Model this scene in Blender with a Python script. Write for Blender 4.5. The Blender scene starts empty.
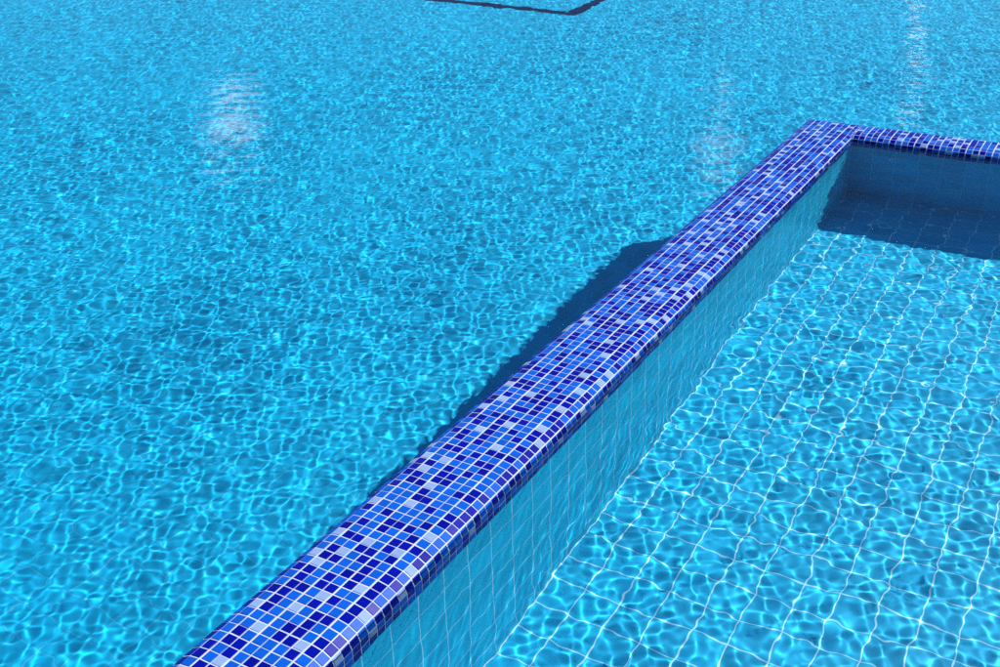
import bpy, math, random
import numpy as np
from mathutils import Vector, Matrix

random.seed(11)
rng = np.random.default_rng(11)
P = 0.027                      # one mosaic tile with its joint, in metres
K = P/.027
C = bpy.context.scene.collection
sc = bpy.context.scene

# ------------------------------------------------------------------ helpers
def link(name, verts, faces, mats=(), parent=None, midx=None, smooth=False):
    me = bpy.data.meshes.new(name)
    me.from_pydata([tuple(v) for v in verts], [], faces)
    for m in mats: me.materials.append(m)
    if midx is not None: me.polygons.foreach_set('material_index', midx)
    if smooth: me.polygons.foreach_set('use_smooth', [True]*len(faces))
    me.update()
    o = bpy.data.objects.new(name, me); C.objects.link(o)
    if parent: o.parent = parent
    return o

class MB:
    def __init__(s): s.v=[]; s.f=[]; s.m=[]
    def quad(s, a, b, c, d, m=0):
        k=len(s.v); s.v += [a,b,c,d]; s.f.append((k,k+1,k+2,k+3)); s.m.append(m)
    def box(s, x0,x1,y0,y1,z0,z1, m=0, skip=''):
        c=[(x,y,z) for z in (z0,z1) for y in (y0,y1) for x in (x0,x1)]
        F={'b':(0,2,3,1),'t':(4,5,7,6),'f':(0,1,5,4),'k':(2,6,7,3),'l':(0,4,6,2),'r':(1,3,7,5)}
        k=len(s.v); s.v+=c
        for n,q in F.items():
            if n in skip: continue
            s.f.append(tuple(k+i for i in q)); s.m.append(m)
    def build(s, name, mats, parent=None, smooth=False):
        return link(name, s.v, s.f, mats, parent, s.m, smooth)

def tag(o, label=None, cat=None, kind=None, group=None):
    if label: o['label']=label
    if cat: o['category']=cat
    if kind: o['kind']=kind
    if group: o['group']=group
    return o
def empty(name, loc=(0,0,0)):
    o=bpy.data.objects.new(name,None); C.objects.link(o); o.location=loc; o.empty_display_size=.1
    return o

# ------------------------------------------------------------------ materials
def mat(name):
    m=bpy.data.materials.new(name); m.use_nodes=True
    nt=m.node_tree; b=nt.nodes['Principled BSDF']
    return m, nt, b
def node(nt, t, **kw):
    n=nt.nodes.new(t)
    for k,v in kw.items(): setattr(n,k,v)
    return n
def math_(nt, op, a, b=None, c=None, clamp=False):
    n=nt.nodes.new('ShaderNodeMath'); n.operation=op; n.use_clamp=clamp
    for i,x in enumerate((a,b,c)):
        if x is None: continue
        if isinstance(x,(int,float)): n.inputs[i].default_value=x
        else: nt.links.new(x,n.inputs[i])
    return n.outputs[0]

def glass_tile(name, col, rough=.28, var=.16):
    """coloured glass mosaic: slight tone change from tile to tile plus faint cloudiness"""
    m,nt,b=mat(name)
    g=node(nt,'ShaderNodeNewGeometry')
    tc=node(nt,'ShaderNodeTexCoord')
    no=node(nt,'ShaderNodeTexNoise'); no.inputs['Scale'].default_value=260; no.inputs['Detail'].default_value=3
    nt.links.new(tc.outputs['Object'],no.inputs['Vector'])
    k=math_(nt,'MULTIPLY_ADD',g.outputs['Random Per Island'],var*2,1-var)
    k2=math_(nt,'MULTIPLY_ADD',no.outputs['Fac'],.24,.88)
    k=math_(nt,'MULTIPLY',k,k2)
    mx=node(nt,'ShaderNodeVectorMath',operation='SCALE'); mx.inputs[0].default_value=col
    nt.links.new(k,mx.inputs['Scale']); nt.links.new(mx.outputs[0],b.inputs['Base Color'])
    b.inputs['Roughness'].default_value=rough
    b.inputs['IOR'].default_value=1.5; b.inputs['Specular IOR Level'].default_value=.025
    bp=node(nt,'ShaderNodeBump'); bp.inputs['Strength'].default_value=.12; bp.inputs['Distance'].default_value=.0005
    n2=node(nt,'ShaderNodeTexNoise'); n2.inputs['Scale'].default_value=90
    nt.links.new(tc.outputs['Object'],n2.inputs['Vector']); nt.links.new(n2.outputs['Fac'],bp.inputs['Height'])
    nt.links.new(bp.outputs[0],b.inputs['Normal'])
    return m

M_navy = glass_tile('navy glass', (.001,.004,.19))
M_blue = glass_tile('mid blue glass', (.003,.066,.37), var=.10)
M_pale = glass_tile('pale glass', (.17,.25,.42), rough=.2, var=.08)

def grout_mat():
    m,nt,b=mat('white grout')
    tc=node(nt,'ShaderNodeTexCoord'); no=node(nt,'ShaderNodeTexNoise'); no.inputs['Scale'].default_value=12; no.inputs['Detail'].default_value=6
    nt.links.new(tc.outputs['Object'],no.inputs['Vector'])
    r=node(nt,'ShaderNodeValToRGB'); r.color_ramp.elements[0].position=.3; r.color_ramp.elements[0].color=(.33,.37,.47,1)
    r.color_ramp.elements[1].position=.65; r.color_ramp.elements[1].color=(.46,.50,.60,1)
    nt.links.new(no.outputs['Fac'],r.inputs[0]); nt.links.new(r.outputs[0],b.inputs['Base Color'])
    b.inputs['Roughness'].default_value=.8; b.inputs['Specular IOR Level'].default_value=.15
    return m
M_grout=grout_mat()

def pool_tile(name, col, axes, origin, gw=.0026, pitch=.1, grout=(.50,.80,.88), var=.10, weak=1.0):
    """ceramic pool tiles of 10 cm; axes: which two object axes carry the grid"""
    m,nt,b=mat(name)
    tc=node(nt,'ShaderNodeTexCoord'); sp=node(nt,'ShaderNodeSeparateXYZ')
    nt.links.new(tc.outputs['Object'],sp.inputs[0])
    gw*=K; pitch*=K
    ids=[]; ds=[]
    for ax,o in zip(axes,origin):
        u=math_(nt,'MULTIPLY_ADD',sp.outputs['XYZ'.index(ax)],1/pitch,-o/pitch)
        ids.append(math_(nt,'FLOOR',u)); f=math_(nt,'FRACT',u)
        d=math_(nt,'MINIMUM',f,math_(nt,'SUBTRACT',1,f)); ds.append(d)
    # joint mask for each direction; the second set of joints may be narrower and greyer
    gs=[]
    for d,wk in zip(ds,(1.0,weak)):
        gm=node(nt,'ShaderNodeMapRange'); gm.clamp=True
        gm.inputs['From Min'].default_value=gw*.5*(.6+.4*wk)/pitch; gm.inputs['From Max'].default_value=gw*.9*(.6+.4*wk)/pitch
        gm.inputs['To Min'].default_value=wk; gm.inputs['To Max'].default_value=0
        nt.links.new(d,gm.inputs['Value']); gs.append(gm.outputs[0])
    gmx=math_(nt,'MAXIMUM',*gs)
    cb=node(nt,'ShaderNodeCombineXYZ'); nt.links.new(ids[0],cb.inputs[0]); nt.links.new(ids[1],cb.inputs[1])
    wn=node(nt,'ShaderNodeTexWhiteNoise'); nt.links.new(cb.outputs[0],wn.inputs['Vector'])
    no=node(nt,'ShaderNodeTexNoise'); no.inputs['Scale'].default_value=.9; no.inputs['Detail'].default_value=4
    nt.links.new(tc.outputs['Object'],no.inputs['Vector'])
    k=math_(nt,'MULTIPLY_ADD',wn.outputs['Value'],var*2,1-var)
    k=math_(nt,'MULTIPLY',k,math_(nt,'MULTIPLY_ADD',no.outputs['Fac'],.2,.9))
    sc_=node(nt,'ShaderNodeVectorMath',operation='SCALE'); sc_.inputs[0].default_value=col
    nt.links.new(k,sc_.inputs['Scale'])
    mx=node(nt,'ShaderNodeMix',data_type='RGBA')
    nt.links.new(gmx,mx.inputs['Factor']); nt.links.new(sc_.outputs[0],mx.inputs['A']); mx.inputs['B'].default_value=(*grout,1)
    nt.links.new(mx.outputs['Result'],b.inputs['Base Color'])
    b.inputs['Roughness'].default_value=.45
    b.inputs['Specular IOR Level'].default_value=.2
    return m
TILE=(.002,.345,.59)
TILE_LIT=(.003,.49,.72)
FX,FY=8*P,144*P
M_floor = pool_tile('pool floor tile', TILE, 'XY', (FX,FY), gw=.0023, grout=(.40,.74,.86), weak=.85)
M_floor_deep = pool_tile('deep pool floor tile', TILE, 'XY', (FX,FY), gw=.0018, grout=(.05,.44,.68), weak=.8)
M_wallx_lit = pool_tile('wall tile along lit', TILE_LIT, 'YZ', (FY,-3.6*P), gw=.0018, grout=(.48,.80,.90))  # lit copy of the wall tile: sunlit brightness put into the colour
M_wally_shaded = pool_tile('wall tile across shaded', TILE, 'XZ', (FX,-3.6*P), gw=.0018, grout=(.12,.50,.70))  # same wall tile, far wing's shade put into darker colour and fainter joints

def water_mat():
    m=bpy.data.materials.new('clear pool water'); m.use_nodes=True; nt=m.node_tree; nt.nodes.clear()
    o=node(nt,'ShaderNodeOutputMaterial'); g=node(nt,'ShaderNodeBsdfRefraction'); gl=node(nt,'ShaderNodeBsdfGlossy')
    g.inputs['IOR'].default_value=1.33; g.inputs['Roughness'].default_value=0; g.inputs['Color'].default_value=(1,1,1,1)
    gl.inputs['Roughness'].default_value=0; gl.inputs['Color'].default_value=(1,1,1,1)
    fr=node(nt,'ShaderNodeFresnel'); fr.inputs['IOR'].default_value=1.33
    mx=node(nt,'ShaderNodeMixShader'); nt.links.new(math_(nt,'MULTIPLY',fr.outputs[0],.18),mx.inputs[0])
    nt.links.new(g.outputs[0],mx.inputs[1]); nt.links.new(gl.outputs[0],mx.inputs[2])
    nt.links.new(mx.outputs[0],o.inputs['Surface'])
    return m
M_water=water_mat()

def stone_mat():
    m,nt,b=mat('pale deck stone')
    tc=node(nt,'ShaderNodeTexCoord'); br=node(nt,'ShaderNodeTexBrick')
    br.inputs['Scale'].default_value=1; br.inputs['Brick Width'].default_value=.6; br.inputs['Row Height'].default_value=.4
    br.inputs['Mortar Size'].default_value=.004
    br.inputs['Color1'].default_value=(.52,.46,.38,1); br.inputs['Color2'].default_value=(.46,.41,.34,1); br.inputs['Mortar'].default_value=(.3,.28,.25,1)
    nt.links.new(tc.outputs['Object'],br.inputs['Vector']); nt.links.new(br.outputs['Color'],b.inputs['Base Color'])
    b.inputs['Roughness'].default_value=.8
    return m
M_stone=stone_mat()

# ------------------------------------------------------------------ dimensions (in mosaic units)
ZW=-.9                       # water level, just under the top of the divider
D_R=-27.8
D_L=-46.0
X0,X1=-1.95,8.0              # long wing of the divider
Y0,Y1=144.0,151.95           # far wing of the divider
YN=-24.0                     # near side of both pools
XE=120.0                     # right side of the small pool
XW,YF=-420.0,560.0           # big pool, left and far side
XE2=330.0

# ------------------------------------------------------------------ divider wall: core, coping bed, mosaic
# coping cross sections: list of (position, height)
DEEP=-(D_L-ZW); SHAL=-(D_R-ZW); SA,SB=.525,.65      # sideways drift of the refracted sun per unit of depth
def sym(a, b):
    """profile between faces a<b: vertical rows, bullnose, flat top, bullnose, vertical rows"""
    L=[(a,-3.6),(a,-2.6),(a,-1.6),(a+.25,-.6),(a+1.0,-.17)]
    R=[(b-1.0,-.17),(b-.25,-.6),(b,-1.6),(b,-2.6),(b,-3.6)]
    return L,R
Lx,Rx=sym(X0,X1)
Ly,Ry=sym(Y0,Y1)
colsX=Lx+[(float(i),0.) for i in range(0,7)]+Rx
rowsY=Ly+[(float(i),0.) for i in range(146,151)]+Ry

def zprof_edge(d):
    """height at distance d inside an edge"""
    pts=[(0,-1.6),(.25,-.6),(1.0,-.17),(1.95,0)]
    if d>=1.95: return 0.
    if d<=0: return -1.6
    for (a,za),(b,zb) in zip(pts,pts[1:]):
        if d<=b: return za+(zb-za)*(d-a)/(b-a)
def zL(x,y):
    a=zprof_edge(x-X0); b=zprof_edge(Y1-y)
    c=max(zprof_edge(X1-x), zprof_edge(y-Y0))
    return min(a,b,c)

def add_tile(mb, p00, p10, p11, p01, g0, g1, h0, h1, col, th=.045):
    """one chamfered mosaic tile on the patch p00..p11 (tile units); g = half joints on each side"""
    p=[Vector(q) for q in (p00,p10,p11,p01)]
    def at(u,v): return (p[0]*(1-u)+p[1]*u)*(1-v)+(p[3]*(1-u)+p[2]*u)*v
    n=((p[1]-p[0]).cross(p[3]-p[0])+(p[2]-p[3]).cross(p[2]-p[1])).normalized()
    # hand laid: tiny shift and tilt
    du,dv=random.gauss(0,.012),random.gauss(0,.012)
    tx,ty=random.gauss(0,.010),random.gauss(0,.010)
    ch=.035
    k=len(mb.v)
    for lay,(ins,hh) in enumerate(((0,-.02),(0,th*.45),(ch,th))):
        for (u,v) in ((g0+ins,h0+ins),(1-g1-ins,h0+ins),(1-g1-ins,1-h1-ins),(g0+ins,1-h1-ins)):
            q=at(u+du,v+dv)+n*(hh+ (tx*(u-.5)+ty*(v-.5) if lay==2 else 0))
            mb.v.append(tuple(q*P))
    for a in (0,4):
        for i in range(4):
            j=(i+1)%4
            mb.f.append((k+a+i,k+a+j,k+a+4+j,k+a+4+i)); mb.m.append(col)
    mb.f.append((k+8,k+9,k+10,k+11)); mb.m.append(col)

prev=[None]
pale=set(); 
def pick(key=None):
    r=random.random()
    if r<.44: return 0
    if r<.895: return 1
    if key is not None:
        i,j=key
        if any((i+a,j+b) in pale for a in (-1,0,1) for b in (-1,0,1)) and random.random()<.8: return 1
        pale.add(key)
    return 2

def joints(i):      # half joint each side: every second lengthwise joint is wider
    wide,thin=.078,.040
    return (wide if i%2==0 else thin)

bedL=MB(); tilL=MB(); bedF=MB(); tilF=MB()
def bedquad(mb,a,b,c,d):
    mb.quad(*[tuple(Vector(q)*P) for q in (a,b,c,d)])
i0=next(i for i,(x,z) in enumerate(colsX) if x==0.)
# long wing, near end to the inner corner
ylong=list(range(int(YN),144))
for i in range(len(colsX)-1):
    (xa,za),(xb,zb)=colsX[i],colsX[i+1]
    ga,gb=joints(i-i0),joints(i+1-i0)
    bedquad(bedL,(xa,YN,za),(xb,YN,zb),(xb,144,zb),(xa,144,za))
    for y in ylong:
        add_tile(tilL,(xa,y,za),(xb,y,zb),(xb,y+1,zb),(xa,y+1,za),ga,gb,.055,.055,pick((i,y)))
# corner block
for i in range(len(colsX)-1):
    (xa,za),(xb,zb)=colsX[i],colsX[i+1]
    ga,gb=joints(i-i0),joints(i+1-i0)
    for j in range(len(rowsY)-1):
        (ya,va),(yb,vb)=rowsY[j],rowsY[j+1]
        vx = xa==xb; vy = ya==yb
        if vx and vy: continue
        if vx:
            if i>i0: continue                     # inner side ends at the far wing
            q=[(xa,ya,za),(xb,ya,zb),(xb,yb,zb),(xa,yb,za)]
            q=[(x,y,min(z, z if z<-1.5 else zL(x,y))) for x,y,z in q]
        elif vy:
            if j<5: continue
            q=[(xa,ya,va),(xb,ya,va),(xb,yb,vb),(xa,yb,vb)]
        else:
            q=[(xa,ya,zL(xa,ya)),(xb,ya,zL(xb,ya)),(xb,yb,zL(xb,yb)),(xa,yb,zL(xa,yb))]
        bedquad(bedL,*q)
        add_tile(tilL,*q,ga,gb,.055,.055,pick((i,200+j)))
# far wing
for j in range(len(rowsY)-1):
    (ya,va),(yb,vb)=rowsY[j],rowsY[j+1]
    bedquad(bedF,(8,ya,va),(XE,ya,va),(XE,yb,vb),(8,yb,vb))
    for x in range(8,int(XE)):
        g=.078 if x%2==0 else .040; g2=.078 if (x+1)%2==0 else .040
        add_tile(tilF,(x,ya,va),(x+1,ya,va),(x+1,yb,vb),(x,yb,vb),g,g2,.055,.055,pick((j+400,x)))

wall=tag(empty('pool_divider_wall',(0,0,0)),'L-shaped blue mosaic topped wall at water level dividing the small pool from the big pool','pool wall','thing')
MATS=[M_navy,M_blue,M_pale]
cl=bedL.build('coping',[M_grout],wall); tl=tilL.build('mosaic_tiles',MATS,cl)
cf=bedF.build('coping',[M_grout],wall); cf['label']='narrower far arm of the mosaic coping'; tf=tilF.build('mosaic_tiles',MATS,cf)
# tiled faces below the mosaic: right faces are 2 mm back from the mosaic bed
e=.06
core=MB()
q=lambda *v: tuple(Vector(v)*P)
zc=-3.9; yc=Y0-SB*SHAL+1.3
def poly3(mb,*p,m=0):
    k=len(mb.v); mb.v+=[q(X1-e,*c) for c in p]; mb.f.append(tuple(range(k,k+len(p)))); mb.m.append(m)
poly3(core,(YN,D_R-1),(yc,D_R-1),(yc,D_R),(Y0+e,zc),(Y0+e,-3.4),(YN,-3.4))               # long wing, small pool side
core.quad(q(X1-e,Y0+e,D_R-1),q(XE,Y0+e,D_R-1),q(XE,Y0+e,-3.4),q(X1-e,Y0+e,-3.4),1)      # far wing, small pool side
core.quad(q(X0+e,Y1-e,D_L-1),q(X0+e,YN,D_L-1),q(X0+e,YN,-3.4),q(X0+e,Y1-e,-3.4),0)      # long wing, big pool side
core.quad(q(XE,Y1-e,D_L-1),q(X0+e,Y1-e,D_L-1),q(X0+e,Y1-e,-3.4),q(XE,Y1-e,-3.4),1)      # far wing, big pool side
tri=MB(); poly3(tri,(yc,D_R-1),(Y0+e,D_R-1),(Y0+e,zc),(yc,D_R)); wf2=tri.build('tiled_face',[M_wallx_lit],wall)
wf=core.build('tiled_face',[M_wallx_lit,M_wally_shaded],wall)

# ------------------------------------------------------------------ pool basins
def sheet(name,x0,x1,y0,y1,z,m,kind='structure'):
    mb=MB(); mb.quad(q(x0,y0,z),q(x1,y0,z),q(x1,y1,z),q(x0,y1,z)); o=mb.build(name,[m]); o['kind']=kind; return o
# The strips of floor and wall deep in the divider's own shade are sheets of their own: they need no refracted
# sunlight solved for them, and without it they stay free of stray bright specks.
ym=Y0-SB*SHAL+1.0
floor_s=sheet('small_pool_floor',X1-1,XE,YN,ym,D_R,M_floor)
floor_s2=sheet('small_pool_floor_foot',X1-1,XE,ym,Y0+1,D_R,M_floor)
xs_=X0-SA*DEEP+1.6; ys_=Y1-.3-(SB/SA)*(X0+.1-xs_)
fb=MB(); pt=lambda x,y: q(x,y,D_L)
def poly(mb,*p):
    k=len(mb.v); mb.v+=[pt(*c) for c in p]; mb.f.append(tuple(range(k,k+len(p)))); mb.m.append(0)
poly(fb,(XW,YN),(xs_,YN),(xs_,ys_),(X0+.1,Y1-.3),(X0+.1,Y1+.1),(XW,Y1+.1))
poly(fb,(XW,Y1+.1),(X0+.1,Y1+.1),(XE2,Y1+.1),(XE2,YF),(XW,YF))
poly(fb,(X0+.1,Y1-1),(XE2,Y1-1),(XE2,Y1+.1),(X0+.1,Y1+.1))
floor_b=fb.build('big_pool_floor',[M_floor_deep]); floor_b['kind']='structure'
ff=MB()
poly(ff,(xs_,YN),(X0+.1,YN),(X0+.1,Y1-.3),(xs_,ys_))
floor_b2=ff.build('big_pool_floor_foot',[M_floor_deep]); floor_b2['kind']='structure'
sh=MB()
sh.quad(q(XW,YN,D_L),q(X0+1,YN,D_L),q(X0+1,YN,1),q(XW,YN,1),1)
sh.quad(q(XW,YF,D_L),q(XW,YN,D_L),q(XW,YN,1),q(XW,YF,1),0)
sh.quad(q(XE2,YF,D_L),q(XW,YF,D_L),q(XW,YF,1),q(XE2,YF,1),1)
sh.quad(q(XE2,Y1,D_L),q(XE2,YF,D_L),q(XE2,YF,1),q(XE2,Y1,1),0)
sh.quad(q(XE,Y1,D_L),q(XE2,Y1,D_L),q(XE2,Y1,1),q(XE,Y1,1),1)
sh.quad(q(X1-1,YN,D_R),q(XE,YN,D_R),q(XE,YN,1),q(X1-1,YN,1),1)
sh.quad(q(XE,YN,D_R),q(XE,Y0+1,D_R),q(XE,Y0+1,1),q(XE,YN,1),0)
shell=sh.build('pool_shell',[M_wallx_lit,M_wally_shaded]); shell['kind']='structure'
# paved deck all round, reaching the horizon
dk=MB(); BIG=60000
dk.quad(q(-BIG,-BIG,1.2),q(BIG,-BIG,1.2),q(BIG,YN,1.2),q(-BIG,YN,1.2))
dk.quad(q(-BIG,YF,1.2),q(BIG,YF,1.2),q(BIG,BIG,1.2),q(-BIG,BIG,1.2))
dk.quad(q(-BIG,YN,1.2),q(XW,YN,1.2),q(XW,YF,1.2),q(-BIG,YF,1.2))
dk.quad(q(XE2,YN,1.2),q(BIG,YN,1.2),q(BIG,YF,1.2),q(XE2,YF,1.2))
dk.quad(q(XE,YN,1.2),q(XE2,YN,1.2),q(XE2,Y1,1.2),q(XE,Y1,1.2))
deck=dk.build('deck',[M_stone]); deck['kind']='structure'

# ------------------------------------------------------------------ dark mosaic line laid on the floor of the big pool
KX,KY,KW=-107.0,266.0,4.2
ln=tag(empty('floor_line',(0,0,0)),'dark navy mosaic line on the pool floor far beyond the wall, turning a corner','pool line','thing')
M_line=glass_tile('dark navy glass',(.002,.006,.05),rough=.3)
for (x0,x1,y0,y1) in ((KX-190,KX,KY,KY+KW),(KX-KW,KX,KY+KW,KY+150)):
    mb=MB()
    mb.box(x0*P,x1*P,y0*P,y1*P,D_L*P-.001,D_L*P+.004,0,'b')
    o=mb.build('mosaic_strip',[M_line],ln); o.cycles.is_caustics_receiver=True

# ------------------------------------------------------------------ water
def waves():
    comps=[]
    N=110
    for i in range(N):
        lam=.022*(0.26/.022)**rng.random()
        th=rng.random()*2*math.pi
        k=2*math.pi/lam
        comps.append((k*math.cos(th),k*math.sin(th),rng.random()*2*math.pi,lam))
    return comps
COMPS=waves()
CURV=1.95        # r.m.s. surface curvature, 1/m
def height(x,y):
    return K*height1(x/K,y/K)
def height1(x,y):
    h=np.zeros_like(x); s=0
    w=[]
    for kx,ky,ph,lam in COMPS:
        k=math.hypot(kx,ky)
        # slope spectrum peaked near 9-12 cm
        c=math.exp(-((math.log(lam/.038))/.44)**2)
        c+=.30*math.exp(-((math.log(lam/.13))/.45)**2)
        w.append(c/k**2); s+=c*c/2
    # slow gusts: patches of stronger and weaker ripple
    g=1+.12*np.sin(1.3*x+.7*y+1.1)*np.sin(.6*x-1.7*y)+.08*np.sin(2.9*x-1.1*y+2)+.10*np.sin(5.1*x+3.7*y)
    for (kx,ky,ph,lam),a in zip(COMPS,w):
        h+=a*np.sin(kx*x+ky*y+ph)
    side=.68+.32*np.clip((x*K/P-X0)/(X1-X0),0,1)     # the big pool ripples a little flatter
    side=np.where(y*K/P>Y0,.68,side)
    h*=CURV/math.sqrt(s)*g*side
    # long lazy swell
    h+=.0012*np.sin(4.1*x+2.2*y)+.0010*np.sin(-2.3*x+5.0*y+1)
    return h
def spaced(segs):
    """grid lines from (start, end, step) segments: fine where the ripples can be seen from close by"""
    out=[]
    for a,b,st in segs:
        n=max(1,int(round((b-a)/st))); out.append(np.linspace(a,b,n+1)[:-1])
    out.append(np.array([segs[-1][1]])); return np.concatenate(out)
def water(name,xs,ys):
    nx,ny=len(xs),len(ys)
    X,Y=np.meshgrid(xs,ys); Z=height(X,Y)+ZW*P
    co=np.stack([X,Y,Z],-1).reshape(-1,3).astype(np.float32)
    idx=np.arange(nx*ny,dtype=np.int32).reshape(ny,nx)
    f=np.stack([idx[:-1,:-1],idx[:-1,1:],idx[1:,1:],idx[1:,:-1]],-1).reshape(-1,4)
    me=bpy.data.meshes.new(name)
    me.vertices.add(len(co)); me.vertices.foreach_set('co',co.ravel())
    me.loops.add(f.size); me.loops.foreach_set('vertex_index',f.ravel())
    me.polygons.add(len(f)); me.polygons.foreach_set('loop_start',np.arange(0,f.size,4,dtype=np.int32))
    me.polygons.foreach_set('loop_total',np.full(len(f),4,dtype=np.int32))
    me.update(calc_edges=True)
    me.polygons.foreach_set('use_smooth',np.ones(len(f),dtype=bool))
    me.materials.append(M_water)
    o=bpy.data.objects.new(name,me); C.objects.link(o); o['kind']='structure'
    o.cycles.is_caustics_caster=True
    return o
xs=spaced([(XW*P,-7.5*K,.05*K),(-7.5*K,-2.6*K,.008*K),(-2.6*K,2.9*K,.0048*K),(2.9*K,XE*P,.02*K),(XE*P,XE2*P,.04*K)])
ys=spaced([(YN*P,-.3*K,.01*K),(-.3*K,4.2*K,.0048*K),(4.2*K,9.5*K,.009*K),(9.5*K,YF*P,.03*K)])
w1=water('pool_water',xs,ys)

for o in (tl,tf,cl,cf,wf,floor_s,floor_b,shell):
    o.cycles.is_caustics_receiver=True

# ------------------------------------------------------------------ light
az=math.atan2(.525,.65); el=math.radians(50.1)
sun=bpy.data.lights.new('sun','SUN'); sun.energy=4.6; sun.angle=math.radians(.5); sun.color=(1,.97,.92)
so=bpy.data.objects.new('sun',sun); C.objects.link(so)
d=Vector((math.sin(az)*math.cos(el),math.cos(az)*math.cos(el),math.sin(el)))
so.rotation_euler=d.to_track_quat('Z','Y').to_euler(); so.location=d*30
sun.cycles.is_caustics_light=True
GLINT_SPOTS=[(-44.9,15.4,1.6,.85),(-10.1,13.9,.65,1.0),(-10.3,11.4,.5,1.0),(-10.5,9.2,.45,1.0),(-19.6,17.6,1.2,.55),(-19.2,14.5,.6,.4)]
w=bpy.data.worlds.new('World'); sc.world=w; w.use_nodes=True; nt=w.node_tree
sky=node(nt,'ShaderNodeTexSky'); sky.sky_type='NISHITA'; sky.sun_disc=False
sky.sun_elevation=el; sky.sun_rotation=az; sky.air_density=1.0; sky.dust_density=0; sky.ozone_density=4
bg=nt.nodes['Background']; bg.inputs['Strength'].default_value=.095; 
tc=node(nt,'ShaderNodeTexCoord'); no=node(nt,'ShaderNodeTexNoise'); no.inputs['Scale'].default_value=26; no.inputs['Detail'].default_value=5
nt.links.new(tc.outputs['Generated'],no.inputs['Vector'])
acc=None
# bright spots added to the unseen sky to put glints on the water: (azimuth, elevation, radius in degrees, strength)
for ca,ce,cr,ck in GLINT_SPOTS:
    ca,ce=math.radians(ca),math.radians(ce)
    dv=(math.sin(ca)*math.cos(ce),math.cos(ca)*math.cos(ce),math.sin(ce))
    ds=node(nt,'ShaderNodeVectorMath',operation='DISTANCE'); nt.links.new(tc.outputs['Generated'],ds.inputs[0]); ds.inputs[1].default_value=dv
    t=math_(nt,'DIVIDE',ds.outputs['Value'],math.radians(cr))
    t=math_(nt,'ADD',t,math_(nt,'MULTIPLY_ADD',no.outputs['Fac'],1.6,-.8))
    mr=node(nt,'ShaderNodeMapRange'); mr.interpolation_type='SMOOTHSTEP'
    mr.inputs['From Min'].default_value=.25; mr.inputs['From Max'].default_value=1.35; mr.inputs['To Min'].default_value=ck; mr.inputs['To Max'].default_value=0
    nt.links.new(t,mr.inputs['Value'])
    acc=mr.outputs[0] if acc is None else math_(nt,'MAXIMUM',acc,mr.outputs[0])
mx=node(nt,'ShaderNodeMix',data_type='RGBA'); nt.links.new(acc,mx.inputs['Factor']); nt.links.new(sky.outputs[0],mx.inputs['A']); mx.inputs['B'].default_value=(44,40,42,1)
nt.links.new(mx.outputs['Result'],bg.inputs['Color'])

# ------------------------------------------------------------------ camera (solved from the mosaic grid)
f,yaw,pitch,roll,cx,cy,h=1095.46,-.544,.469,-.025,49.068,-40.063,54.91
F=Vector((math.sin(yaw)*math.cos(pitch),math.cos(yaw)*math.cos(pitch),-math.sin(pitch)))
r=Vector((math.cos(yaw),-math.sin(yaw),0)); u=r.cross(F)
R2=math.cos(roll)*r+math.sin(roll)*u; U2=-math.sin(roll)*r+math.cos(roll)*u
cam=bpy.data.cameras.new('camera'); co=bpy.data.objects.new('camera',cam); C.objects.link(co)
cam.sensor_width=36; cam.lens=36*f/1000; cam.clip_start=.05; cam.clip_end=5000
co.matrix_world=Matrix((( R2.x,U2.x,-F.x,cx*P),(R2.y,U2.y,-F.y,cy*P),(R2.z,U2.z,-F.z,h*P),(0,0,0,1)))
sc.camera=co

sc.view_settings.view_transform='Standard'; sc.view_settings.look='None'; sc.view_settings.gamma=1; sc.view_settings.exposure=.72
sc.view_settings.use_curve_mapping=False
sc.render.engine='CYCLES'
cy_=sc.cycles
cy_.max_bounces=8; cy_.diffuse_bounces=3; cy_.glossy_bounces=3; cy_.transmission_bounces=6
cy_.caustics_reflective=False; cy_.caustics_refractive=True; cy_.blur_glossy=0
cy_.sample_clamp_direct=0; cy_.sample_clamp_indirect=20
cy_.use_denoising=False; cy_.denoiser='OPENIMAGEDENOISE'; cy_.denoising_input_passes='RGB_ALBEDO_NORMAL'
